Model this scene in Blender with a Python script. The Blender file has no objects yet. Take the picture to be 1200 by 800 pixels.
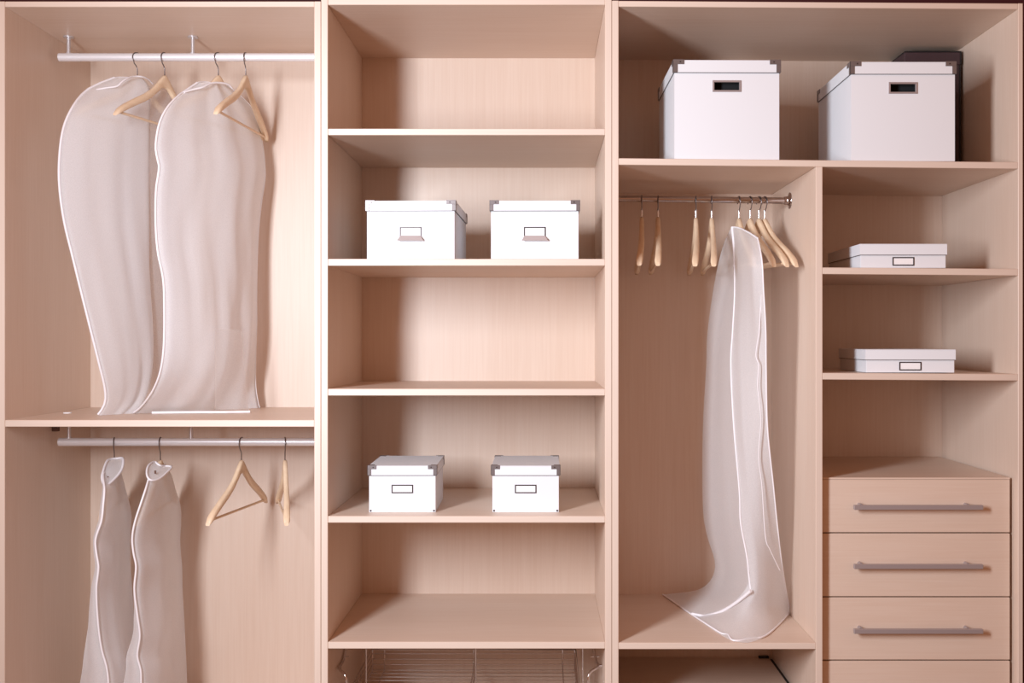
import bpy, bmesh, math, random
from math import sin, cos, pi, radians
from mathutils import Vector, Matrix, noise

random.seed(4)
# ------------------------------------------------------------------ camera, world, light, exposure
CAMZ = 1.342          # eye height
D = 3.045             # distance from the camera to the cabinet fronts (plane Y=0)
K = 390.0             # photo pixels per metre on the cabinet fronts
sc = bpy.context.scene
COL = sc.collection
cd = bpy.data.cameras.new('camera'); cam = bpy.data.objects.new('camera', cd); COL.objects.link(cam)
cam.location = (0, -D, CAMZ); cam.rotation_euler = (pi/2, 0, 0)
cd.sensor_width = 36; cd.lens = D*K/1200*36; cd.shift_x = -34/1200; cd.shift_y = -2/1200
sc.camera = cam

w = bpy.data.worlds.new('world'); sc.world = w; w.use_nodes = True
bg = w.node_tree.nodes['Background']; bg.inputs[0].default_value = (1.0, 0.44, 0.23, 1); bg.inputs[1].default_value = 0.42

ld = bpy.data.lights.new('studio_lamp', 'AREA'); ld.shape = 'RECTANGLE'; ld.size = 0.40; ld.size_y = 1.1; ld.energy = 101
ld.color = (0.89, 0.955, 1.045)
lamp = bpy.data.objects.new('studio_lamp', ld); COL.objects.link(lamp)
lamp.location = (-1.25, -2.1, CAMZ+0.42)
lamp.rotation_euler = (Vector((2.3, 0.3, CAMZ-0.15))-lamp.location).to_track_quat('-Z', 'Y').to_euler()

sc.view_settings.view_transform = 'Standard'; sc.view_settings.look = 'None'
sc.view_settings.gamma = 1; sc.view_settings.use_curve_mapping = False
sc.view_settings.exposure = 0.0

# ------------------------------------------------------------------ materials
def mat(name, color, rough=0.5, metal=0.0, spec=0.5):
    m = bpy.data.materials.new(name); m.use_nodes = True
    b = m.node_tree.nodes['Principled BSDF']
    b.inputs['Base Color'].default_value = (*color, 1); b.inputs['Roughness'].default_value = rough
    b.inputs['Metallic'].default_value = metal; b.inputs['Specular IOR Level'].default_value = spec
    return m

def wood(name, c1, c2, axis, rough=0.46, fine=1.0, spec=0.85):
    """veneer with fine grain running along axis ('X','Y' or 'Z')"""
    m = mat(name, c1, rough, 0, spec); nt = m.node_tree; N = nt.nodes; L = nt.links
    b = N['Principled BSDF']
    geo = N.new('ShaderNodeTexCoord'); mp = N.new('ShaderNodeMapping')
    L.new(geo.outputs['Object'], mp.inputs['Vector'])
    s = [170*fine]*3; s['XYZ'.index(axis)] = 4.5
    mp.inputs['Scale'].default_value = s
    n1 = N.new('ShaderNodeTexNoise'); n1.inputs['Scale'].default_value = 1.0; n1.inputs['Detail'].default_value = 4
    L.new(mp.outputs[0], n1.inputs['Vector'])
    mp2 = N.new('ShaderNodeMapping'); s = [11]*3; s['XYZ'.index(axis)] = 0.7
    mp2.inputs['Scale'].default_value = s
    L.new(geo.outputs['Object'], mp2.inputs['Vector'])
    n2 = N.new('ShaderNodeTexNoise'); n2.inputs['Scale'].default_value = 1.0; n2.inputs['Detail'].default_value = 3
    L.new(mp2.outputs[0], n2.inputs['Vector'])
    mx = N.new('ShaderNodeMath'); mx.operation = 'MULTIPLY_ADD'; mx.inputs[1].default_value = 0.6
    mul = N.new('ShaderNodeMath'); mul.operation = 'MULTIPLY'; mul.inputs[1].default_value = 0.4
    L.new(n2.outputs[0], mul.inputs[0]); L.new(n1.outputs[0], mx.inputs[0]); L.new(mul.outputs[0], mx.inputs[2])
    cr = N.new('ShaderNodeValToRGB'); cr.color_ramp.elements[0].position = 0.3; cr.color_ramp.elements[1].position = 0.66
    cr.color_ramp.elements[0].color = (*c2, 1); cr.color_ramp.elements[1].color = (*c1, 1)
    L.new(mx.outputs[0], cr.inputs[0]); L.new(cr.outputs[0], b.inputs['Base Color'])
    bp = N.new('ShaderNodeBump'); bp.inputs['Strength'].default_value = 0.06; bp.inputs['Distance'].default_value = 0.001
    L.new(n1.outputs[0], bp.inputs['Height']); L.new(bp.outputs[0], b.inputs['Normal'])
    return m

VC1, VC2 = (0.74, 0.585, 0.48), (0.69, 0.52, 0.41)
W_V = wood('maple_veneer_vertical', VC1, VC2, 'Z')
W_H = wood('maple_veneer_horizontal', VC1, VC2, 'X')
W_EDGE_V = wood('edge_band_lit_vertical', (0.76, 0.62, 0.525), (0.71, 0.57, 0.475), 'Z')  # front edges tinted lighter, frontal light painted into the veneer
W_EDGE_H = wood('edge_band_lit_horizontal', (0.76, 0.62, 0.525), (0.71, 0.57, 0.475), 'X')
H_WOOD = wood('beech_hanger', (0.86, 0.67, 0.48), (0.78, 0.57, 0.38), 'X', rough=0.4, fine=0.5)
CARD_W = mat('white_card', (0.80, 0.815, 0.85), 0.6, 0, 0.15)
PAPER = mat('label_paper', (0.93, 0.92, 0.93), 0.7)
CHROME = mat('chrome', (0.72, 0.68, 0.68), 0.16, 1.0)
ALU = mat('brushed_aluminium', (0.90, 0.89, 0.92), 0.36, 0.3)
POST = mat('post_steel', (0.70, 0.68, 0.70), 0.3, 0.6)
DCHROME = mat('dark_chrome', (0.52, 0.46, 0.45), 0.14, 1.0)
NICKEL = mat('handle_nickel', (0.40, 0.34, 0.34), 0.42, 0.35)
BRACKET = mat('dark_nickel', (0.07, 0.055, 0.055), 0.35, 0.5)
CORNER = mat('corner_metal', (0.22, 0.19, 0.19), 0.35, 0.5)
HOOK = mat('hook_steel', (0.22, 0.19, 0.19), 0.28, 0.9)
PULL = mat('pull_metal', (0.62, 0.56, 0.56), 0.3, 0.35)
FERR = mat('bright_ferrule', (0.85, 0.82, 0.82), 0.25, 0.6)
DARKBOX = mat('dark_brown_card', (0.055, 0.027, 0.032), 0.6)
DARKEDGE = mat('dark_box_edge', (0.008, 0.006, 0.007), 0.5)
HOLE_SHADE = mat('hole_shade_black', (0.01, 0.01, 0.012), 0.9)
PIPE = mat('white_piping', (0.93, 0.90, 0.93), 0.6)
BLACK = mat('black_tray_parts', (0.012, 0.01, 0.01), 0.5)
MAROON = mat('maroon_wall_paint', (0.055, 0.006, 0.012), 0.8)
PLAST = mat('brown_plastic', (0.12, 0.05, 0.03), 0.5)
WHITEP = mat('white_cap', (0.9, 0.9, 0.92), 0.35)

def fabric(name, opac, color):
    m = bpy.data.materials.new(name); m.use_nodes = True; nt = m.node_tree; N = nt.nodes; L = nt.links
    N.remove(N['Principled BSDF']); out = N['Material Output']
    df = N.new('ShaderNodeBsdfPrincipled'); df.inputs['Base Color'].default_value = (*color, 1)
    df.inputs['Roughness'].default_value = 0.75; df.inputs['Specular IOR Level'].default_value = 0.3
    df.inputs['Sheen Weight'].default_value = 1.0; df.inputs['Sheen Roughness'].default_value = 0.5
    tr = N.new('ShaderNodeBsdfTranslucent'); tr.inputs[0].default_value = (*color, 1)
    tp = N.new('ShaderNodeBsdfTransparent')
    m1 = N.new('ShaderNodeMixShader'); m1.inputs[0].default_value = 0.42
    L.new(df.outputs[0], m1.inputs[1]); L.new(tr.outputs[0], m1.inputs[2])
    tc = N.new('ShaderNodeTexCoord'); mp = N.new('ShaderNodeMapping'); mp.inputs['Scale'].default_value = (420, 420, 420)
    nz = N.new('ShaderNodeTexNoise'); nz.inputs['Scale'].default_value = 1.0; nz.inputs['Detail'].default_value = 2
    L.new(tc.outputs['Object'], mp.inputs[0]); L.new(mp.outputs[0], nz.inputs['Vector'])
    mr = N.new('ShaderNodeMapRange'); mr.inputs[1].default_value = 0.3; mr.inputs[2].default_value = 0.7
    mr.inputs[3].default_value = opac-0.04; mr.inputs[4].default_value = opac+0.04
    L.new(nz.outputs[0], mr.inputs[0])
    m2 = N.new('ShaderNodeMixShader'); L.new(mr.outputs[0], m2.inputs[0])
    L.new(tp.outputs[0], m2.inputs[1]); L.new(m1.outputs[0], m2.inputs[2]); L.new(m2.outputs[0], out.inputs[0])
    return m
FAB = fabric('sheer_white_fabric', 0.73, (0.97, 0.975, 1.0))
FAB_L = fabric('very_sheer_fabric', 0.34, (0.96, 0.97, 1.0))
FAB_R = fabric('sheer_white_fabric_dense', 0.73, (0.97, 0.975, 1.0))

# ------------------------------------------------------------------ helpers
def X(px): return (px-634.0)/K                  # on the fronts plane
def Z(py): return CAMZ+(398.0-py)/K
def P(px, py, Y):                               # a point at depth Y
    s = K*D/(D+Y)
    return Vector(((px-634.0)/s, Y, CAMZ+(398.0-py)/s))

def link(name, me, m, parent=None, off=None):
    o = bpy.data.objects.new(name, me); COL.objects.link(o)
    if m is not None:
        for mm in (m if isinstance(m, (list, tuple)) else [m]): me.materials.append(mm)
    if parent is not None: o.parent = parent
    return o

def from_bm(name, bm, m, parent=None, smooth=False):
    """world-space bmesh for a parent that sits at its own location without rotation"""
    me = bpy.data.meshes.new(name)
    if parent is not None:
        p = parent; loc = Vector((0, 0, 0))
        while p is not None:
            loc += p.location; root = p; p = p.parent
        if not root.get('_local'): bmesh.ops.translate(bm, verts=bm.verts, vec=-loc)
    bmesh.ops.recalc_face_normals(bm, faces=bm.faces)
    bm.to_mesh(me); bm.free()
    if smooth:
        for f in me.polygons: f.use_smooth = len(f.vertices) <= 4
    return link(name, me, m, parent)

def bx(bm, x0, x1, y0, y1, z0, z1, dz=0.0, bev=0.0, edge_mat=None):
    """box; dz raises its right end"""
    v = [bm.verts.new((x, y, z+(dz if x == x1 else 0))) for z in (z0, z1) for y in (y0, y1) for x in (x0, x1)]
    fs = [(0, 1, 3, 2), (4, 6, 7, 5), (0, 4, 5, 1), (2, 3, 7, 6), (0, 2, 6, 4), (1, 5, 7, 3)]
    faces = [bm.faces.new([v[i] for i in f]) for f in fs]
    if edge_mat is not None: faces[2].material_index = edge_mat
    if bev:
        es = {e for f in faces for e in f.edges}
        bmesh.ops.bevel(bm, geom=list(es), offset=bev, segments=1, affect='EDGES')
    return faces

def board(name, parent, x0, x1, y0, y1, z0, z1, m, dz=0.0, bev=0.0012, em=None):
    bm = bmesh.new(); bx(bm, x0, x1, y0, y1, z0, z1, dz, bev, 1 if em else None)
    return from_bm(name, bm, [m, em] if em else m, parent)

def tube(bm, pts, r, n=8, caps=True, radii=None):
    pts = [Vector(p) for p in pts]; rings = []
    t = (pts[1]-pts[0]).normalized()
    a = Vector((0, 0, 1)) if abs(t.z) < 0.9 else Vector((1, 0, 0))
    u = t.cross(a).normalized()
    for i, p in enumerate(pts):
        if i == 0: tt = pts[1]-pts[0]
        elif i == len(pts)-1: tt = pts[-1]-pts[-2]
        else: tt = pts[i+1]-pts[i-1]
        if tt.length < 1e-9: tt = t
        t = tt.normalized(); u = (u-t*u.dot(t)).normalized(); v = t.cross(u)
        rr = radii[i] if radii else r
        rings.append([bm.verts.new(p+(u*cos(2*pi*k/n)+v*sin(2*pi*k/n))*rr) for k in range(n)])
    for A, B in zip(rings, rings[1:]):
        for k in range(n): bm.faces.new((A[k], A[(k+1) % n], B[(k+1) % n], B[k]))
    if caps:
        bm.faces.new([bm.verts.new(v.co) for v in rings[0][::-1]]); bm.faces.new([bm.verts.new(v.co) for v in rings[-1]])

def cat(pts, per=6, closed=False):
    pts = [Vector(p) for p in pts]; out = []; n = len(pts)
    rng = n if closed else n-1
    for i in range(rng):
        p1, p2 = pts[i], pts[(i+1) % n]
        p0 = pts[(i-1) % n] if closed else (pts[i-1] if i else p1+(p1-p2))
        p3 = pts[(i+2) % n] if closed else (pts[i+2] if i+2 < n else p2+(p2-p1))
        for k in range(per):
            t = k/per
            out.append(0.5*((2*p1)+(p2-p0)*t+(2*p0-5*p1+4*p2-p3)*t*t+(3*p1-p0-3*p2+p3)*t**3))
    out.append(pts[0].copy() if closed else pts[-1].copy())
    return out

def tube_obj(name, pts, r, m, parent=None, n=8, **kw):
    bm = bmesh.new(); tube(bm, pts, r, n, **kw); return from_bm(name, bm, m, parent, True)

def empty(name, label, cat_, loc, rz=0.0, group=None, local=False):
    o = bpy.data.objects.new(name, None); COL.objects.link(o); o.location = loc; o.rotation_euler = (0, 0, rz)
    o.empty_display_size = 0.1
    o['label'] = label; o['category'] = cat_
    if group: o['group'] = group
    if local: o['_local'] = 1
    return o

def dup(root, loc, rz, label, group=None):
    r = root.copy(); COL.objects.link(r); r.location = loc; r.rotation_euler = (0, 0, rz); r['label'] = label
    if group: r['group'] = group
    for ch in list(root.children):
        c = ch.copy(); COL.objects.link(c); c.parent = r
        for g in list(ch.children):
            d = g.copy(); COL.objects.link(d); d.parent = c
    return r

# ------------------------------------------------------------------ the room
def struct(name, x0, x1, y0, y1, z0, z1, m):
    o = board(name, None, x0, x1, y0, y1, z0, z1, m, bev=0); o['kind'] = 'structure'; return o
FLOORM = wood('floor_boards', (0.30, 0.20, 0.14), (0.22, 0.14, 0.09), 'X', rough=0.5)
struct('floor', -4, 4, -4.5, 0.9, -0.05, 0, FLOORM)
struct('wall_back', -4, 4, 0.615, 0.75, 0, 3.4, MAROON)

DEP = 0.58     # inner depth
T = 0.0195     # board thickness
# ------------------------------------------------------------------ left wardrobe
xl, xr = X(5.6), X(368.2)
wl = empty('wardrobe', 'light maple open wardrobe bay at the left with two clothes rails and one shelf', 'wardrobe', ((xl+xr)/2, 0, 0))
board('side_panel', wl, xl-T, xl, 0, DEP, 0, Z(1.5), W_V, em=W_EDGE_V)
board('side_panel', wl, xr, X(375.9), 0, DEP, 0, Z(1.5), W_V, em=W_EDGE_V)
board('top_panel', wl, xl, xr, 0.001, DEP, Z(8.0), Z(1.5), W_H, em=W_EDGE_H)
board('shelf', wl, xl, xr, 0.001, DEP, Z(500), Z(492), W_H, em=W_EDGE_H)
board('bottom_panel', wl, xl, xr, 0.001, DEP, 0.07, 0.09, W_H)
board('plinth', wl, xl, xr, 0.03, 0.05, 0.0, 0.07, W_H)
board('back_panel', wl, xl-T, X(375.9), DEP, DEP+0.01, 0, Z(1.5), W_V, bev=0)

def rail_left(zc, ztop, posts):
    xe = X(70)*1.0985
    xs = -1.588
    bm = bmesh.new(); zc_w = CAMZ+zc
    tube(bm, [(xs, 0.30, zc_w), (xs+0.001, 0.30, zc_w), (xr-0.0005, 0.30, zc_w)], 0.0133, 20)
    r = from_bm('clothes_rail', bm, ALU, wl, True)
    tube_obj('rail_end_sleeve', [(xs-0.002, 0.30, zc_w), (xs+0.065, 0.30, zc_w)], 0.0136, ALU, r, 20)
    for px in posts:
        x = (px-634)/355.0
        bm = bmesh.new(); tube(bm, [(x, 0.30, zc_w+0.011), (x, 0.30, ztop-0.003)], 0.0060, 14)
        tube(bm, [(x, 0.30, ztop-0.004), (x, 0.30, ztop-0.0003)], 0.0165, 24)
        tube(bm, [(x, 0.30, zc_w+0.011), (x, 0.30, zc_w+0.0155)], 0.0085, 14)
        from_bm('rail_post', bm, POST, r, True)
    return r
rail_left(0.932, Z(8.0), (80.5, 226))
rail_left(-0.337, Z(500), (81, 224))
p = P(79, 484, 0.283)
bm = bmesh.new(); zt = Z(492); tube(bm, [(p.x, p.y, zt), (p.x, p.y, zt+0.003)], 0.013, 20)
from_bm('screw_cap', bm, WHITEP, wl, True)
board('shelf_peg', wl, xl+0.001, xl+0.021, 0.29, 0.305, Z(500)-0.04, Z(500), PLAST)

# ------------------------------------------------------------------ middle shelf unit
ml, mr = X(384.2), X(709)
wm = empty('shelf_unit', 'light maple middle bay with six open shelf compartments', 'shelf unit', ((ml+mr)/2, 0, 0))
board('side_panel', wm, X(376.3), ml, 0, DEP, 0, Z(-1.5), W_V, em=W_EDGE_V)
board('side_panel', wm, mr, X(716.9), 0, DEP, 0, Z(-1.5), W_V, em=W_EDGE_V)
board('top_panel', wm, ml, mr, 0.001, DEP, Z(5.5), Z(-1.5), W_H, em=W_EDGE_H)
board('back_panel', wm, X(376.3), X(716.9), DEP, DEP+0.01, 0, Z(-1.5), W_V, bev=0)
MSH = [(150.6, 158.2), (303.2, 311.2), (455.4, 463.4), (604.6, 612.4), (752, 760)]
for a, b in MSH: board('shelf', wm, ml, mr, 0.001, DEP, Z(b), Z(a), W_H, em=W_EDGE_H)
board('bottom_panel', wm, ml, mr, 0.001, DEP, 0.07, 0.09, W_H)
board('plinth', wm, ml, mr, 0.03, 0.05, 0.0, 0.07, W_H)

# ------------------------------------------------------------------ right wardrobe
rl, rr = X(725), X(1193.2); dl, dr = X(956), X(964)
wr = empty('wardrobe', 'light maple wardrobe bay at the right, split by a divider below its top compartment', 'wardrobe', ((rl+rr)/2, 0, 0))
def slope(a, b): return -(b-a)/K            # z change from the left to the right end
board('side_panel', wr, X(717.3), rl, 0, DEP, 0, Z(0.5), W_V, em=W_EDGE_V)
board('side_panel', wr, rr, X(1198.8), 0, DEP, 0, Z(3.8), W_V, em=W_EDGE_V)
board('top_panel', wr, rl, rr, 0.001, DEP, Z(7.5), Z(0.8), W_H, dz=slope(7.5, 10.6), em=W_EDGE_H)
board('shelf', wr, rl, rr, 0.001, DEP, Z(192.9), Z(185.2), W_H, dz=slope(185.2, 189.9), em=W_EDGE_H)
zdiv = Z(192.9)+slope(185.2, 189.9)*0.51
board('divider', wr, dl, dr, 0.0, DEP, 0.09, zdiv, W_V, em=W_EDGE_V)
board('shelf', wr, dr, rr, 0.001, DEP, Z(321), Z(313.2), W_H, dz=slope(313.2, 315), em=W_EDGE_H)
board('shelf', wr, dr, rr, 0.001, DEP, Z(444.6), Z(436.8), W_H, dz=slope(436.8, 438.2), em=W_EDGE_H)
FLZ = Z(753)
board('shelf', wr, rl, dl, 0.001, DEP, Z(760.6), FLZ, W_H, em=W_EDGE_H)
board('bottom_panel', wr, rl, rr, 0.001, DEP, 0.07, 0.09, W_H)
board('plinth', wr, rl, rr, 0.03, 0.05, 0.0, 0.07, W_H)
board('back_panel', wr, X(717.3), X(1198.8), DEP, DEP+0.01, 0, Z(3), W_V, bev=0)
# the rail with its flanges
rz0 = CAMZ+0.468; rz1 = CAMZ+0.461
bm = bmesh.new(); tube(bm, [(rl+0.0005, 0.315, rz0), (dl-0.0005, 0.315, rz1)], 0.0105, 20)
rail = from_bm('clothes_rail', bm, DCHROME, wr, True)
def flange(x, z, sgn):
    bm = bmesh.new()
    prof = [(0.0003, 0.027), (0.003, 0.027), (0.005, 0.021), (0.007, 0.0145), (0.02, 0.0135)]
    tube(bm, [(x+sgn*a, 0.315, z) for a, b in prof], 0, 24, radii=[b for a, b in prof])
    return from_bm('rail_flange', bm, DCHROME, rail, True)
flange(dl, rz1, -1); flange(rl, rz0, 1)
# lower pull-out tray below the hanging compartment
tray = board('pull_out_tray', wr, rl+0.004, dl-0.012, 0.012, DEP-0.004, CAMZ-1.146, CAMZ-1.134, W_H)
board('tray_gap_strip', tray, dl-0.0115, dl-0.0005, 0.02, DEP-0.01, CAMZ-1.165, CAMZ-1.138, BLACK)  # black side strips, the shade of the tray gaps put in as colour
board('tray_gap_strip', tray, rl+0.0005, rl+0.0038, 0.02, DEP-0.01, CAMZ-1.165, CAMZ-1.138, BLACK)
board('tray_bracket', tray, dl-0.05, dl-0.014, DEP-0.02, DEP-0.006, CAMZ-1.134, CAMZ-1.126, BLACK)

# ------------------------------------------------------------------ drawer chest in the right bay
DY = 0.030
cl, cr = dr+0.0015, 1.4235
chest = empty('drawer_chest', 'low maple chest of four drawers built in at the lower right under the shelves', 'chest of drawers', ((cl+cr)/2, DY, 0.09))
sD = K*D/(D+DY)
def ZD(py): return CAMZ+(398-py)/sD
board('top_panel', chest, cl, cr, DY, DEP-0.002, ZD(561.6), ZD(560.0)+0.0015, W_H, bev=0.0006)
board('side_panel', chest, cl, cl+0.016, DY+0.019, DEP-0.002, 0.091, ZD(561.6)-0.001, W_V)
board('side_panel', chest, cr-0.016, cr, DY+0.019, DEP-0.002, 0.091, ZD(561.6)-0.001, W_V)
ys = [(561.9, 623.6), (625.0, 698.6), (700.0, 772.8), (774.4, 846.5)]
hy = [594.3, 663.6, 739.5, 812]
for (a, b), h in zip(ys, hy):
    bm = bmesh.new(); bx(bm, cl+0.0005, cr-0.0005, DY, DY+0.018, ZD(b), ZD(a), 0, 0.0012)
    bx(bm, cl+0.03, cr-0.03, DY+0.0185, DY+0.42, ZD(b)+0.012, ZD(a)-0.03, 0, 0)
    dw = from_bm('drawer', bm, W_H, chest)
    x0, x1 = X(1001), X(1152.3); zc = Z(h)
    bm = bmesh.new(); bx(bm, x0, x1, -0.002, 0.010, zc-0.0075, zc+0.0065, 0, 0.0012)
    hd = from_bm('handle', bm, NICKEL, dw)
    # the two mounts rise from the drawer front
    bm2 = bmesh.new(); hd.data.materials.append(ALU)
    bm2.from_mesh(hd.data)
    off = Vector((0, 0, 0)); pp = hd.parent
    while pp: off += pp.location; pp = pp.parent
    for xx in (x0+0.024, x1-0.042):
        n0 = len(bm2.faces)
        tube(bm2, [Vector((xx, 0.010, zc+0.004))-off, Vector((xx, DY-0.0003, zc+0.004))-off], 0.0055, 10)
    bmesh.ops.recalc_face_normals(bm2, faces=bm2.faces); bm2.to_mesh(hd.data); bm2.free()
board('plinth', chest, cl+0.002, cr-0.002, DY+0.022, DY+0.04, 0.0912, ZD(847.5), W_H)

# ------------------------------------------------------------------ wire basket at the foot of the middle bay
wb = empty('wire_basket', 'chrome wire pull-out rack under the lowest shelf of the middle bay', 'wire rack', (X(546), 0.3, CAMZ-1.155))
bzl, bzt = CAMZ-1.155, CAMZ-1.085
bx0, bx1 = -0.590, 0.118
def wire(pts, r=0.0018, name='wire', n=6, m=CHROME, par=None): return tube_obj(name, pts, r, m, par or wb, n)
for k in range(13):
    y = 0.50-k*0.036; wire([(bx0, y, bzl), (bx1, y, bzl)])
for k in range(1, 5): wire([(bx0, 0.502, bzl+0.019*k), (bx1, 0.502, bzl+0.019*k)])
for sx in (bx0, bx1):
    for k in range(1, 4): wire([(sx, 0.502, bzl+0.019*k), (sx, 0.07, bzl+0.019*k)])
for xx in (bx0, bx0+0.042, -0.236, -0.228, bx1-0.042, bx1):
    wire([(xx, 0.504, bzt), (xx, 0.504, bzl-0.003), (xx, 0.06, bzl-0.003)], 0.0025, 'cross_wire')
fr = wire([(bx0-0.004, 0.506, bzt), (bx1+0.004, 0.506, bzt), (bx1+0.004, 0.06, bzt), (bx0-0.004, 0.06, bzt), (bx0-0.004, 0.506, bzt)], 0.0028, 'top_rim', 8)
for px in (429, 557.5, 683):
    x = P(px, 780, 0.30).x; zb = Z(760)
    wire([(x, 0.30, zb-0.0005), (x, 0.30, bzl-0.004)], 0.003, 'hanging_rod', 10)
for sg, pts in ((-1, [(409, 760.5, .30), (403, 770, .22), (397.5, 782, .14), (402, 788, .10), (405.5, 794, .09), (406, 806, .09)]),
                (1, [(692, 760.5, .30), (697.5, 770, .22), (701.5, 780, .14), (692, 787, .10), (689.5, 794, .09), (689, 806, .09)])):
    pp = [P(*q) for q in pts]; pp[0].z = Z(760)-0.003
    br = tube_obj('side_bracket', cat(pp, 5), 0.0045, CHROME, wb, 10)
    c = pp[2]
    tube_obj('bracket_stud', [(ml+0.0005 if sg < 0 else mr-0.0005, c.y, c.z), (c.x-sg*0.006, c.y, c.z)], 0.006, CHROME, br, 12)
    q = pp[1]
    tube_obj('bracket_pin', [(q.x-0.014, q.y+0.01, q.z), (q.x+0.014, q.y+0.01, q.z)], 0.0028, CHROME, br, 8)

# ------------------------------------------------------------------ storage boxes
def storage_box(name, label, loc, rz, w, d, h, lid, group, holder=None, hole=None, brackets=True, feet=False, ov=0.003):
    """origin at the middle of the front bottom edge; local +Y goes into the cabinet"""
    t = empty(name, label, 'storage box', loc, rz, group, local=True)
    th = 0.003
    hb = h-0.004
    bm = bmesh.new()
    if hole:
        hw, hh, hz = hole
        for a in ((-w/2, w/2, 0, hz-hh/2), (-w/2, w/2, hz+hh/2, hb), (-w/2, -hw/2, hz-hh/2, hz+hh/2), (hw/2, w/2, hz-hh/2, hz+hh/2)):
            bx(bm, a[0], a[1], 0, th, a[2], a[3])
    else: bx(bm, -w/2, w/2, 0, th, 0, hb, 0, 0.0006)
    bx(bm, -w/2, w/2, d-th, d, 0, hb, 0, 0.0006)
    bx(bm, -w/2, -w/2+th, th, d-th, 0, hb, 0, 0); bx(bm, w/2-th, w/2, th, d-th, 0, hb, 0, 0)
    bx(bm, -w/2+th, w/2-th, th, d-th, 0, th)
    body = from_bm('box_body', bm, CARD_W, t)
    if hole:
        bm = bmesh.new(); bx(bm, -w/2+th+.001, w/2-th-.001, th+0.03, th+0.032, th, hb-0.01)  # black sheet behind the hole, paints in the shade of the closed box
        from_bm('hole_shade_sheet', bm, HOLE_SHADE, body)
        bm = bmesh.new(); f = 0.0045
        for a in ((-hw/2-f, hw/2+f, hz+hh/2-.001, hz+hh/2+f), (-hw/2-f, hw/2+f, hz-hh/2-f, hz-hh/2+.001),
                  (-hw/2-f, -hw/2+.001, hz-hh/2, hz+hh/2), (hw/2-.001, hw/2+f, hz-hh/2, hz+hh/2)):
            bx(bm, a[0], a[1], -0.0022, 0.006, a[2], a[3], 0, 0.0005)
        from_bm('handle_frame', bm, NICKEL, t)
    lw = w/2+ov
    bm = bmesh.new(); bx(bm, -lw, lw, -ov, d+ov, h-0.003, h, 0, 0.0006)
    bx(bm, -lw, lw, -ov, -ov+0.0025, h-lid, h-0.003); bx(bm, -lw, lw, d+ov-0.0025, d+ov, h-lid, h-0.003)
    bx(bm, -lw, -lw+0.0025, -ov+.0025, d+ov-.0025, h-lid, h-.003); bx(bm, lw-.0025, lw, -ov+.0025, d+ov-.0025, h-lid, h-.003)
    ld_ = from_bm('lid', bm, CARD_W, t)
    # dark strip below the lid, the shade of the gap put in as colour
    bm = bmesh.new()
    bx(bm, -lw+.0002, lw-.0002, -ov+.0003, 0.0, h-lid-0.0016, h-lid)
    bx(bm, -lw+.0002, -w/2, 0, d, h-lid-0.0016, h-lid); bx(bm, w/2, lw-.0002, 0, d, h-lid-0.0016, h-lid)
    from_bm('lid_dark_line', bm, BRACKET, ld_)
    if brackets:
        e = 0.0016; q = min(lid*0.95, 0.034); L2 = q*0.95
        for sx in (-1, 1):
            for yy, sy in ((-ov, -1), (d+ov, 1)):
                bm = bmesh.new()
                def b2(x0, x1, y0, y1, z0, z1):
                    bx(bm, min(x0, x1), max(x0, x1), min(y0, y1), max(y0, y1), z0, z1, 0, 0.0004)
                X0 = sx*lw
                # front leaf (an L), side leaf and top leaf
                b2(X0+sx*e, X0-sx*L2, yy, yy+sy*e, h-q*0.38, h+e)
                b2(X0+sx*e, X0-sx*q*0.36, yy, yy+sy*e, h-lid, h-q*0.38)
                b2(X0, X0+sx*e, yy+sy*e, yy-sy*L2, h-q*0.38, h+e)
                b2(X0, X0+sx*e, yy+sy*e, yy-sy*q*0.36, h-lid, h-q*0.38)
                b2(X0, X0-sx*L2*0.7, yy, yy-sy*L2*0.7, h, h+e)
                br = from_bm('corner_bracket', bm, CORNER, ld_)
                if sy < 0:
                    bm = bmesh.new(); xx = X0-sx*L2*0.62
                    tube(bm, [(xx, yy-e, h-q*0.17), (xx, yy-e-0.0012, h-q*0.17)], 0.0022, 8)
                    # the bracket's own rivet rides on the lid front
                    rv = from_bm('rivet', bm, BRACKET, ld_, True)
    if feet:
        for sx in (-1, 1):
            bm = bmesh.new(); xx = sx*(w/2-0.005)
            tube(bm, [(xx, 0, 0.005), (xx, -0.0012, 0.005)], 0.0032, 8)
            from_bm('corner_rivet', bm, BRACKET, body, True)
    if holder:
        lw_, lh_, lz, lx = dict(card=(0.066, 0.026, 0, 0), pull=(0.066, 0.040, 0, 0))[holder]
        lz = h*0.44 if holder == 'pull' else h*0.50
        if feet == 0 and holder == 'card': lz = (h-lid)*0.50
        lx = hole_x.get(label, 0)
        f = 0.0034
        bm = bmesh.new()
        for a in ((-lw_/2, lw_/2, lh_/2-f, lh_/2), (-lw_/2, lw_/2, -lh_/2, -lh_/2+f), (-lw_/2, -lw_/2+f, -lh_/2+f, lh_/2-f), (lw_/2-f, lw_/2, -lh_/2+f, lh_/2-f)):
            bx(bm, lx+a[0], lx+a[1], -0.002, 0, lz+a[2], lz+a[3], 0, 0.0004)
        hd = from_bm('label_holder', bm, BRACKET, t)
        bm = bmesh.new(); bx(bm, lx-lw_/2+f, lx+lw_/2-f, -0.0008, 0, lz-lh_/2+f, lz+lh_/2-f)
        from_bm('label_card', bm, PAPER, hd)
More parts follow.
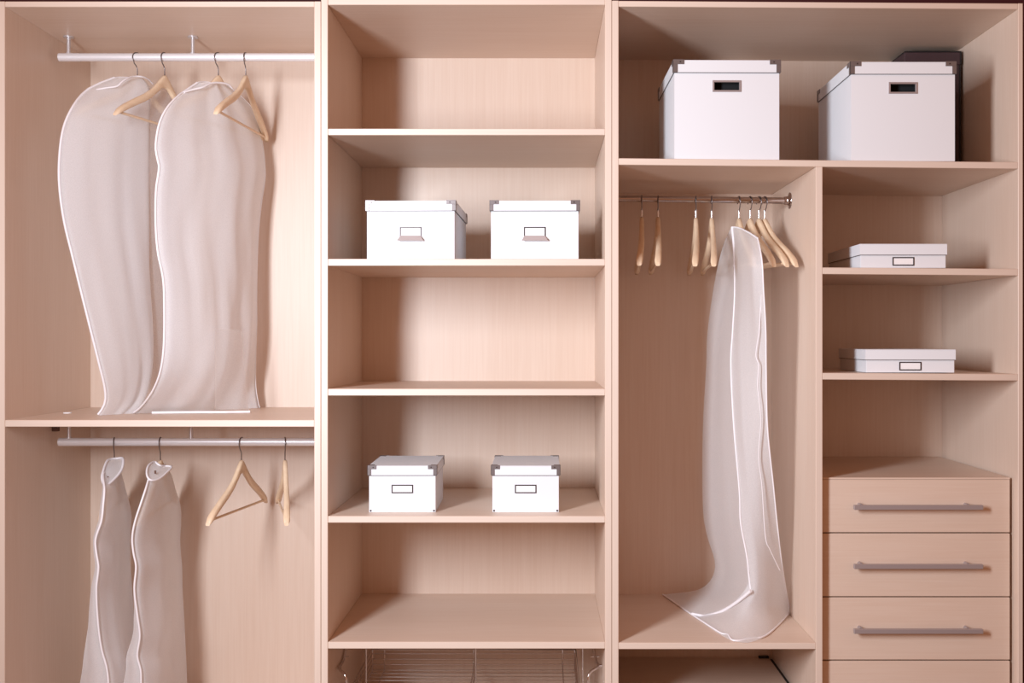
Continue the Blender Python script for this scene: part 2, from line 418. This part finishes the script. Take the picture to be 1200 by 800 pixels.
        if holder == 'pull':
            bm = bmesh.new()
            a = [bm.verts.new(v) for v in ((lx-lw_/2+.002, -.002, lz-.006), (lx+lw_/2-.002, -.002, lz-.006), (lx+lw_/2+.006, -.014, lz-lh_/2-.001), (lx-lw_/2-.006, -.014, lz-lh_/2-.001))]
            bm.faces.new(a)
            g = bmesh.ops.extrude_face_region(bm, geom=bm.faces[:])
            bmesh.ops.translate(bm, verts=[v for v in g['geom'] if isinstance(v, bmesh.types.BMVert)], vec=(0, 0.001, -0.0016))
            from_bm('pull_lip', bm, PULL, hd)
    return t
hole_x = {}

GU = 'white lidded boxes with metal pulls in the middle bay'
GL = 'small white lidded boxes in the middle bay'
GB = 'large white lidded boxes with handle holes in the top right compartment'
GF = 'flat white lidded boxes in the right column'
za = Z(303.2)
hole_x['x'] = 0
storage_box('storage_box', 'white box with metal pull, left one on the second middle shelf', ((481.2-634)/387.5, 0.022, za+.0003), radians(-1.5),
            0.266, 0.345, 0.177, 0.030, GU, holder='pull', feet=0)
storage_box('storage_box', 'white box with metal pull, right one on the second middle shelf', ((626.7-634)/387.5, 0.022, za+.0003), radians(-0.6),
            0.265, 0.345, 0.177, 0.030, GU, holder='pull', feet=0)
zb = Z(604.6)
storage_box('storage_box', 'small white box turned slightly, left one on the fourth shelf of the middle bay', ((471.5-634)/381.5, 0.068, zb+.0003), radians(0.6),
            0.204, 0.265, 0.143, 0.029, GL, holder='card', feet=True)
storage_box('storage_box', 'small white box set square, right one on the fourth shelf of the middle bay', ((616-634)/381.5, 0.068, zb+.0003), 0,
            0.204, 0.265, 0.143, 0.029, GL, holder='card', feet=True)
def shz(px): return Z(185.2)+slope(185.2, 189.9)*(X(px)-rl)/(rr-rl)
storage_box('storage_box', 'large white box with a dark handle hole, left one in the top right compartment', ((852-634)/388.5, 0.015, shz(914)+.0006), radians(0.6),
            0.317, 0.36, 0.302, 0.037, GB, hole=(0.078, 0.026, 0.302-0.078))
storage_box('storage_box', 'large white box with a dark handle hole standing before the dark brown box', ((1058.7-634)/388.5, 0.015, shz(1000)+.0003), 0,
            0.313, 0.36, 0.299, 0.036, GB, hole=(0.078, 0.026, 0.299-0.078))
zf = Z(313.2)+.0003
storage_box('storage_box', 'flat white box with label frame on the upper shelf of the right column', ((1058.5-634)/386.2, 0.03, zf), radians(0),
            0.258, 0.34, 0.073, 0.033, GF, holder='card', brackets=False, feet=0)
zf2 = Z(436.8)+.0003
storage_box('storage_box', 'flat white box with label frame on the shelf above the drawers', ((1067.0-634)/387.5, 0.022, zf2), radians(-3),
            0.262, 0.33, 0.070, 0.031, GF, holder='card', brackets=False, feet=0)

# dark brown box behind the large white one
db = empty('storage_box', 'tall dark brown box in the corner behind the large white box, touching the top', 'storage box', (1.3275, 0.388, shz(1120)+0.0003), 0, local=True)
bm = bmesh.new(); bx(bm, -0.094, 0.094, 0, 0.18, 0, 0.395, 0, 0.001)
from_bm('box_body', bm, DARKBOX, db)
bm = bmesh.new(); bx(bm, -0.096, 0.096, -0.002, 0.183, 0.396, 0.437, 0, 0.001); lidd = from_bm('lid', bm, DARKBOX, db)
bm = bmesh.new(); bx(bm, -0.0965, 0.0965, -0.0025, 0.1835, 0.437, 0.4415, 0, 0.0008); bx(bm, 0.0905, 0.0965, -0.0028, -0.002, 0.396, 0.437)
from_bm('lid_dark_line', bm, DARKEDGE, lidd)
bm = bmesh.new(); bx(bm, 0.088, 0.0945, -0.0012, 0.0, 0, 0.395); from_bm('edge_strip', bm, DARKEDGE, db)

# ------------------------------------------------------------------ hangers
HW = 0.22
TOPP = [(0, -0.001), (0.012, -0.005), (0.03, -0.025), (0.06, -0.057), (0.10, -0.085), (0.15, -0.113), (0.19, -0.138), (0.21, -0.155), (0.22, -0.170)]
def interp(tab, u):
    for (a, fa), (b, fb) in zip(tab, tab[1:]):
        if u <= b: return fa+(fb-fa)*(u-a)/(b-a)
    return tab[-1][1]
def make_hanger(name, label, bow, rail_r, ferrule, group):
    """origin: where the hook sits on the top of the rail; local X along the arms (-X is the near end), Y the bow"""
    t = empty(name, label, 'coat hanger', (0, 0, 0), 0, group, local=True)
    wr_ = 0.0017; R = 0.0185
    nz = -0.0535-rail_r-0.004           # top of the wood
    cz = -R+wr_                          # centre of the hook ring
    pts = []
    for k in range(19):                  # from the free tip (far side) over the rail to the near side
        a = radians(-15+k*13.2); pts.append((R*cos(a), 0, cz+R*sin(a)))
    pts += [(-0.012, 0, cz-R*1.0), (-0.004, 0, cz-R*1.45), (0, 0, cz-R*1.9), (0, 0, nz-0.012)]
    tube_obj('hook', pts, wr_, HOOK, t, 8)
    if ferrule: tube_obj('ferrule', [(0, 0, nz-0.002), (0, 0, nz+0.024)], 0.0033, FERR, t, 10)
    bm = bmesh.new(); rings = []; n = 34
    for i in range(n+1):
        u = -HW+2*HW*i/n; a = abs(u)
        top = interp(TOPP, a)+nz
        top += 0.0015*0
        th = interp([(0, 0.044), (0.02, 0.042), (0.05, 0.033), (0.12, 0.028), (0.19, 0.026), (0.213, 0.020), (0.22, 0.010)], a)
        dp = interp([(0, 0.0075), (0.05, 0.008), (0.15, 0.0095), (0.21, 0.0105), (0.22, 0.007)], a)
        yb = bow*(a/HW)**2
        # slant the section with the arm
        sl = 0 if a < 0.01 else 0.20*th*(1 if u > 0 else -1)
        ring = []
        for k in range(12):
            an = 2*pi*k/12; cx = cos(an); sx_ = sin(an)
            cx = math.copysign(abs(cx)**0.6, cx); sx_ = math.copysign(abs(sx_)**0.6, sx_)
            ring.append(bm.verts.new((u-sl*sx_*-0.5*-1, yb+dp*cx, top-th/2+th/2*sx_)))
        rings.append(ring)
    for A, B in zip(rings, rings[1:]):
        for k in range(12): bm.faces.new((A[k], A[(k+1) % 12], B[(k+1) % 12], B[k]))
    bm.faces.new(rings[0]); bm.faces.new(rings[-1][::-1])
    from_bm('shoulder_arms', bm, H_WOOD, t, True)
    bz = nz-0.166
    tube_obj('crossbar', [(-0.207, bow*0.9, bz), (0.207, bow*0.9, bz)], 0.0042, H_WOOD, t, 8)
    return t
def place(h, px, py_stem, raily, railz, rail_r, theta, first, label, group=None):
    """theta: angle between the hanger plane and the rail; near end to the left"""
    x = (px-634)/(K*D/(D+raily)); loc = (x, raily, railz+rail_r)
    rz = radians(theta)                 # local -X (near end) turns towards the viewer
    if first:
        h.location = loc; h.rotation_euler = (0, 0, rz); h['label'] = label; h['group'] = group; return h
    return dup(h, loc, rz, label, group)
G1 = 'wooden hangers on the upper left rail'; G2 = 'wooden hangers on the lower left rail'; G3 = 'wooden hangers on the right rail'
hA = make_hanger('coat_hanger', '', 0.010, 0.0133, False, G1)
zr = CAMZ+0.932
place(hA, 161, 0, .30, zr, .0133, 58, True, 'wooden hanger inside the leftmost sheer bag on the upper left rail', G1)
place(hA, 193, 0, .30, zr, .0133, 72, False, 'bare wooden hanger between the two long sheer bags on the upper left rail', G1)
place(hA, 256, 0, .30, zr, .0133, 64, False, 'wooden hanger inside the wide sheer bag on the upper left rail, only its neck bare', G1)
place(hA, 288, 0, .30, zr, .0133, 85, False, 'bare wooden hanger in front of the wide sheer bag, rightmost on the upper left rail', G1)
zr = CAMZ-0.337
place(hA, 134, 0, .30, zr, .0133, 105, False, 'wooden hanger hidden in the leftmost narrow bag on the lower left rail', G2)
place(hA, 188, 0, .30, zr, .0133, 96, False, 'wooden hanger whose tip shows in the second narrow bag on the lower left rail', G2)
place(hA, 283, 0, .30, zr, .0133, 82, False, 'bare wooden hanger seen half from the side on the lower left rail', G2)
place(hA, 334, 0, .30, zr, .0133, 108, False, 'bare wooden hanger seen edge-on, rightmost on the lower left rail', G2)
hB = make_hanger('coat_hanger', '', 0.013, 0.0105, True, G3)
def rzx(px): return rz0+(rz1-rz0)*((px-634)/353-rl)/(dl-rl)
R3 = [(752, 85.6, 'bare contoured hanger leftmost on the right rail'),
      (771, 86.7, 'bare contoured hanger second from the left on the right rail'),
      (815.5, 84, 'bare contoured hanger left one of the middle pair on the right rail'),
      (834, 85.5, 'bare contoured hanger right one of the middle pair on the right rail'),
      (866, 94, 'contoured hanger holding the long sheer bag on the right rail'),
      (879, 101, 'contoured hanger just right of the sheer bag, third from the right rail flange'),
      (889.5, 104, 'contoured hanger second nearest to the right rail flange'),
      (896, 107, 'contoured hanger nearest to the right rail flange')]
for i, (px, th, lb) in enumerate(R3):
    place(hB, px, 0, .315, rzx(px), .0105, th, i == 0, lb, G3)

# ------------------------------------------------------------------ sheer garment bags
def spl(tab, t):
    """tab: list of tuples (v, ...); Catmull-Rom in v over its other entries"""
    n = len(tab)
    if t <= tab[0][0]: return tab[0][1:]
    if t >= tab[-1][0]: return tab[-1][1:]
    for i in range(n-1):
        if t <= tab[i+1][0]: break
    a, b = tab[i], tab[i+1]; h = b[0]-a[0]; s = (t-a[0])/h
    p = tab[i-1] if i else a; q = tab[i+2] if i+2 < n else b
    out = []
    for k in range(1, len(a)):
        m0 = (b[k]-p[k])/max(b[0]-p[0], 1e-6)*h; m1 = (q[k]-a[k])/max(q[0]-a[0], 1e-6)*h
        out.append((2*s**3-3*s*s+1)*a[k]+(s**3-2*s*s+s)*m0+(-2*s**3+3*s*s)*b[k]+(s**3-s*s)*m1)
    return out

def wr_noise(x, y, z, seed, amp, fz=1.9, fh=10):
    return amp*noise.noise(Vector((x*fh+seed, y*fh, z*fz+seed*3.1)))+amp*0.22*noise.noise(Vector((x*fh*2.6, y*fh*2.6+seed, z*fz*2.4)))

def edge_pt(tab, v, zmin):
    px, py, Y = spl(tab, v); p = P(px, py, Y); p.z = max(p.z, zmin); return p

def lens_bag(parent, Nt, Ft, bulge, zmin, seed, m, nv=70, nu=40, amp=0.008, name='bag_cloth'):
    """closed lens section between the near edge Nt and the far edge Ft"""
    bm = bmesh.new(); rings = []
    for j in range(nv+1):
        v = j/nv; a = edge_pt(Nt, v, zmin); b = edge_pt(Ft, v, zmin)
        d = (b-a); nrm = Vector((d.y, -d.x, 0)).normalized()
        bR, bL = spl(bulge, v); ring = []
        for k in range(nu):
            t = k/nu
            if t < 0.5: s = t*2; sg = 1; bb = bR
            else: s = 2-t*2; sg = -1; bb = bL
            q = a+d*s
            env = sin(pi*s)**0.55 if 0 < s < 1 else 0
            q = q+nrm*(sg*bb*env)
            wv = wr_noise(s*0.45, sg*0.3, v*1.0, seed, amp*(0.4+0.8*v))*(env**0.5 if env > 0 else 0)
            q = q+nrm*wv
            q.z = max(q.z, zmin+0.0005)
            ring.append(bm.verts.new(q))
        rings.append(ring)
    for A, B in zip(rings, rings[1:]):
        for k in range(nu): bm.faces.new((A[k], A[(k+1) % nu], B[(k+1) % nu], B[k]))
    return from_bm(name, bm, m, parent, True)

def sheet(parent, name, rows, zmin, seed, m, nu=30, nv=60, amp=0.004):
    """rows: each a list of (px,py,Y) control points"""
    n = len(rows[0]); grid = []
    cr_ = [cat([P(*q) for q in r], 8) for r in rows]
    m_ = len(cr_[0]); per = max(2, nv//(len(rows)-1))
    cols = [cat([r[i] for r in cr_], per) for i in range(m_)]
    bm = bmesh.new(); nvv = len(cols[0]); G = []
    for i, c in enumerate(cols):
        s = i/(m_-1); env = sin(pi*s)**0.5 if 0 < s < 1 else 0; lst = []
        for j, q in enumerate(c):
            q = q.copy(); w_ = wr_noise(s*0.3, 0.2, j/nvv*1.3, seed, amp)*env
            q.y += w_; q.x += w_*0.6; q.z = max(q.z, zmin+0.0008+abs(w_)*0.3)
            lst.append(bm.verts.new(q))
        G.append(lst)
    for i in range(m_-1):
        for j in range(nvv-1): bm.faces.new((G[i][j], G[i+1][j], G[i+1][j+1], G[i][j+1]))
    return from_bm(name, bm, m, parent, True)

def piping(parent, tab, zmin, r=0.0035, v0=0.0, v1=1.0, n=60, name='piping'):
    pts = [edge_pt(tab, v0+(v1-v0)*i/n, zmin+r) for i in range(n+1)]
    return tube_obj(name, pts, r, PIPE, parent, 6)
def pipe_pts(parent, pts, zmin, r=0.003, name='piping', closed=False):
    q = cat([P(*p) for p in pts], 6, closed)
    for p in q: p.z = max(p.z, zmin+r)
    return tube_obj(name, q, r, PIPE, parent, 6)
def vtab(pts, y0=None, y1=None):
    """(px,py,Y) list -> table with v from py"""
    a = pts[0][1]; b = pts[-1][1]
    return [((p[1]-a)/(b-a),)+tuple(p) for p in pts]

GBAG = 'sheer white garment bags on the upper left rail'
SHZ = Z(492)+0.0006
# --- first long bag (upper left)
bagA = empty('garment_bag', 'long sheer white garment bag with curved white edge, leftmost on the upper left rail', 'garment bag', (-1.33, 0.30, SHZ), 0, GBAG)
NA = vtab([(134, 91, .24), (118, 97, .20), (101, 106, .16), (86, 124, .10), (75, 148, .07), (70, 180, .055), (69.5, 215, .055), (75, 258, .06), (85, 300, .065), (96, 345, .08), (106, 385, .095), (116, 425, .12), (123, 455, .15), (123, 472, .165), (115, 487, .17)])
FA = vtab([(166, 91, .30), (172, 97, .30), (176, 106, .305), (176, 124, .31), (175.5, 148, .31), (175.5, 180, .32), (175, 215, .33), (175, 258, .34), (175, 300, .35), (176, 345, .36), (178, 385, .37), (178, 425, .37), (174, 455, .36), (168, 472, .33), (158, 485.6, .27)])
bulA = [(0, .012, .012), (.1, .03, .03), (.5, .035, .035), (.85, .03, .02), (1, .012, .01)]
lens_bag(bagA, NA, FA, bulA, SHZ, 1.7, FAB, amp=0.015)
piping(bagA, NA, SHZ, 0.0040)
# the folded-back sheer gusset on its far side
gus = [[(176, 106, .305), (200, 108, .36), (212, 116, .45)], [(176, 150, .31), (204, 152, .37), (224, 155, .49)], [(175, 250, .34), (202, 250, .40), (222, 250, .50)],
       [(176, 350, .36), (200, 350, .42), (219, 352, .51)], [(176, 440, .36), (198, 440, .43), (216, 440, .50)], [(168, 472, .33), (190, 476, .42), (208, 477, .48)]]
sheet(bagA, 'side_gusset', gus, SHZ, 3.3, FAB_L)
pipe_pts(bagA, [(113, 105, .17), (124, 103, .18), (137, 101, .19), (143, 96, .20), (150, 91.5, .22), (158, 89.5, .25), (167, 90, .27), (174, 93, .30), (179, 98, .33)], SHZ, 0.0028, 'collar_piping')
pipe_pts(bagA, [(122, 99, .24), (129, 95, .25), (135, 91, .26), (144, 90.5, .28), (155, 91, .30)], SHZ, 0.0022, 'collar_piping')
# --- wide bag on the third hanger
bagB = empty('garment_bag', 'wide sheer white garment bag with a white hem, right one on the upper left rail', 'garment bag', (-1.06, 0.30, SHZ), 0, GBAG)
NB = vtab([(231, 97, .22), (222, 103, .20), (209, 112, .14), (196, 126, .09), (187, 144, .06), (182.5, 170, .045), (184, 184, .045), (186.5, 195, .05), (183, 222, .05), (182.5, 262, .05), (185, 295, .05), (191, 325, .055), (192.5, 352, .06), (192, 405, .07), (188, 435, .09), (180, 456, .13), (170, 471, .18), (157, 485.4, .255)])
FB = vtab([(262, 97, .31), (271, 103, .34), (282, 112, .39), (295, 126, .44), (303, 144, .48), (308, 170, .50), (310, 184, .50), (311, 208, .50), (307, 235, .50), (304, 262, .50), (302, 295, .50), (301, 340, .50), (301, 380, .50), (300, 410, .50), (299.5, 440, .50), (300, 455, .505), (302, 468, .51), (304.5, 479, .52)])
bulB = [(0, .014, .014), (.12, .04, .03), (.5, .05, .035), (.85, .05, .03), (1, .03, .012)]
lens_bag(bagB, NB, FB, bulB, SHZ, 5.1, FAB, amp=0.036, nu=64)
piping(bagB, NB, SHZ, 0.0036)
piping(bagB, FB, SHZ, 0.0016)
pipe_pts(bagB, [(216, 108, .16), (226, 105, .18), (238, 102, .20), (248, 97.5, .23), (258, 97, .26), (268, 99, .29), (272, 103, .31)], SHZ, 0.0034, 'collar_piping')
pipe_pts(bagB, [(222, 104, .22), (231, 97, .24), (240, 96, .27), (250, 97, .29)], SHZ, 0.0022, 'collar_piping')
pipe_pts(bagB, [(178, 484.5, .235), (205, 483.7, .25), (240, 483.4, .26), (270, 483.0, .265), (293, 482.2, .28)], SHZ, 0.0045, 'hem')
# pocket patch on the front
sheet(bagB, 'pocket', [[(252, 386, .14), (268, 386, .22), (284, 387, .30)], [(252, 420, .14), (270, 420, .22), (286, 420, .31)], [(252, 450, .15), (271, 450, .23), (289, 450, .32)], [(252, 480, .17), (272, 480, .24), (292, 480, .32)]], SHZ, 8.2, FAB_L, nv=24, amp=.001)
# --- lower left narrow bags
def ring_collar(parent, pts, m=FAB, r=0.0033):
    pipe_pts(parent, pts, 0, r, 'collar_piping', True)
    bm = bmesh.new(); q = cat([P(*p) for p in pts], 5, True)[:-1]
    c = sum(q, Vector())/len(q)+Vector((0, 0.01, 0)); cv = bm.verts.new(c); vs = [bm.verts.new(p) for p in q]
    for i in range(len(vs)): bm.faces.new((cv, vs[i], vs[(i+1) % len(vs)]))
    from_bm('collar', bm, m, parent, True)
GLOW = 'sheer white garment bags on the lower left rail'
bagC = empty('garment_bag', 'narrow sheer white bag seen from its edge, leftmost on the lower left rail', 'garment bag', (-1.40, 0.30, 0.15), 0, GLOW)
NC = vtab([(126, 546, .24), (121, 556, .15), (122.5, 572, .08), (121, 592, .055), (119, 610, .05), (112, 632, .05), (113, 648, .05), (115.5, 664, .05), (113, 690, .05), (115, 730, .055), (119, 760, .06), (125, 782, .06), (127, 800, .06), (128, 850, .06)])
FC = vtab([(138, 540, .33), (142, 556, .42), (144, 572, .50), (147, 592, .54), (149, 610, .545), (151, 632, .545), (152, 648, .54), (153, 664, .54), (155, 690, .53), (157, 730, .52), (159, 760, .52), (160, 782, .52), (161, 800, .52), (162, 850, .52)])
lens_bag(bagC, NC, FC, [(0, .01, .01), (.1, .024, .022), (.2, .036, .03), (.32, .028, .03), (.4, .02, .035), (.6, .025, .07), (.85, .03, .125), (1, .03, .15)], 0.1, 11.3, FAB, amp=0.013)
piping(bagC, NC, 0, 0.0034)
ring_collar(bagC, [(129, 538, .26), (137, 537, .28), (144, 537.5, .27), (143, 549, .22), (135, 560, .17), (124, 568.5, .12), (119.5, 560, .14), (121.5, 550, .18), (125, 541, .23)], r=.0042)
bagD = empty('garment_bag', 'sheer white bag with a hanger tip in its collar, second on the lower left rail', 'garment bag', (-1.25, 0.30, 0.15), 0, GLOW)
ND = vtab([(182, 546, .24), (176, 556, .15), (171, 572, .08), (165, 590, .055), (158, 612, .05), (155, 630, .05), (156.5, 648, .05), (159.5, 663, .05), (157.5, 690, .05), (161, 720, .055), (164, 745, .06), (161, 768, .06), (165, 785, .06), (165.5, 800, .06), (167, 850, .06)])
FD = vtab([(193, 543, .33), (200, 556, .42), (204, 572, .50), (209, 590, .545), (210, 612, .545), (209.5, 630, .545), (210.5, 648, .54), (212, 663, .54), (213, 690, .53), (215, 720, .52), (216, 745, .52), (217, 768, .52), (217.5, 785, .52), (218, 800, .52), (219, 850, .52)])
lens_bag(bagD, ND, FD, [(0, .01, .01), (.1, .024, .024), (.2, .036, .034), (.32, .03, .03), (.5, .03, .035), (.65, .03, .07), (.85, .03, .12), (1, .03, .14)], 0.1, 14.9, FAB, amp=0.013)
piping(bagD, ND, 0, 0.0034)
ring_collar(bagD, [(181, 541, .24), (187, 545, .23), (194, 546, .26), (201, 547, .25), (196, 553, .20), (186, 561, .14), (176, 562, .11), (172, 555, .13), (174, 545.5, .18)], r=0.0036)
bm = bmesh.new(); p = P(182, 553, .155); bx(bm, p.x-.003, p.x+.003, p.y-.001, p.y+.001, p.z-.005, p.z+.005); from_bm('tag', bm, PLAST, bagD)
bm = bmesh.new(); p = P(126.5, 558.5, .15); bx(bm, p.x-.002, p.x+.002, p.y-.001, p.y+.001, p.z-.002, p.z+.002); from_bm('tag', bm, PLAST, bagC)

# --- long bag in the right bay
FZ = FLZ+0.0006
bagR = empty('garment_bag', 'long sheer white garment bag whose foot lies on the floor of the right hanging compartment', 'garment bag', (0.64, 0.25, FLZ+0.0006), 0, None)
left = [[(856, 268, .33), (856.5, 267.5, .325), (857, 267, .32), (858, 266, .31)],
        [(848, 286, .40), (853, 286, .37), (857, 286, .33), (860, 286, .29)],
        [(841, 312, .46), (848, 312, .40), (855, 312, .33), (861, 312, .26)],
        [(835, 345, .50), (844, 345, .42), (853, 345, .33), (861, 345, .24)],
        [(829, 390, .51), (839, 390, .42), (850, 390, .32), (858.5, 390, .23)],
        [(827.5, 430, .51), (838, 430, .42), (848, 430, .31), (856.5, 428, .22)],
        [(823.5, 505, .51), (836, 505, .41), (849, 505, .30), (860, 500, .20)],
        [(823.5, 590, .51), (838, 588, .40), (854, 580, .28), (866.5, 575, .18)],
        [(828, 625, .51), (842, 625, .40), (857, 620, .27), (868, 612, .17)],
        [(838, 664, .51), (850, 664, .39), (864, 660, .25), (875, 650, .15)],
        [(822, 689, .53), (842, 694, .39), (862, 690, .25), (878, 678, .14)],
        [(777, 696.5, .56), (811, 722, .30), (846, 716, .22), (880, 692, .13)]]
right = [[(858, 266, .31), (864, 266.5, .29), (870, 268, .26), (876, 271, .23)],
         [(860, 286, .29), (869, 284, .22), (880, 281, .15), (888, 279, .12)],
         [(861, 312, .25), (871, 311, .14), (882, 308, .068), (893, 305, .045)],
         [(861, 345, .24), (872, 345, .14), (883, 343, .075), (895, 340, .045)],
         [(858.5, 390, .23), (871, 389, .16), (885, 387, .10), (897.5, 385, .06)],
         [(856.5, 428, .22), (871, 428, .16), (885, 428, .11), (898, 430, .08)],
         [(860, 500, .20), (872, 500, .15), (886, 500, .12), (899.5, 500, .11)],
         [(866.5, 575, .18), (879, 573, .15), (893, 570, .14), (906, 565, .15)],
         [(868, 612, .17), (882, 612, .15), (897, 613, .16), (911, 615, .19)],
         [(875, 650, .15), (888, 652, .14), (902, 655, .18), (916, 658, .24)],
         [(877, 684, .14), (888, 692, .12), (906, 692, .18), (921, 690, .29)],
         [(850, 712, .22), (868, 724, .11), (897, 720, .14), (924, 705, .31)],
         [(811, 723, .30), (860, 753, .012), (897, 746, .06), (926, 716, .33)]]
back = [[l[0], ((l[0][0]*2+r[3][0])/3, (l[0][1]*2+r[3][1])/3, (l[0][2]*.8+r[3][2]*.2)), ((l[0][0]+r[3][0]*2)/3, (l[0][1]+r[3][1]*2)/3, (l[0][2]*.6+r[3][2]*.4)), r[3]] for l, r in zip(left[:11], right[:11])]
back.append([(777, 697.5, .56), (825, 700, .53), (880, 706, .44), (926, 717, .33)])
sheet(bagR, 'left_panel', left, FZ+.001, 21.0, FAB_R, amp=.006)
sheet(bagR, 'right_panel', right, FZ, 24.0, FAB_R, amp=.008)
sheet(bagR, 'back_panel', back, FZ, 27.0, FAB_L, amp=.006)
pipe_pts(bagR, [r[3] for r in left], FZ, 0.0030)
pipe_pts(bagR, [left[0][3], left[1][3], left[2][3]], FZ, 0.0048, 'collar_piping')
pipe_pts(bagR, [r[3] for r in right[1:]], FZ, 0.0022)
pipe_pts(bagR, [(811, 722, .30), (828, 721.5, .265), (846, 716, .22), (864, 705, .16), (880, 692, .11)], FZ, 0.0055, 'hem')
pipe_pts(bagR, [(777, 696.5, .56), (792, 707, .44), (811, 722, .30), (828, 733, .19), (845, 743, .09), (853, 745, .07), (860, 752.5, .012), (880, 750, .03), (897, 746, .06), (913, 731, .19), (926, 716, .33)], FZ, 0.0030, 'hem')
pipe_pts(bagR, [(858, 266, .31), (866, 267, .28), (877, 272, .20), (888, 279, .12)], FZ, 0.0028, 'collar_piping')
pipe_pts(bagR, [(892, 345, .06), (890, 385, .07), (886, 415, .09), (889, 428, .08), (888, 452, .085), (891, 480, .09), (891.5, 500, .10), (889, 535, .115), (893, 570, .125), (897, 628, .15), (903, 645, .165), (914, 668, .21)], FZ, 0.0018, 'seam')

for o in bpy.data.objects:
    if '_local' in o: del o['_local']
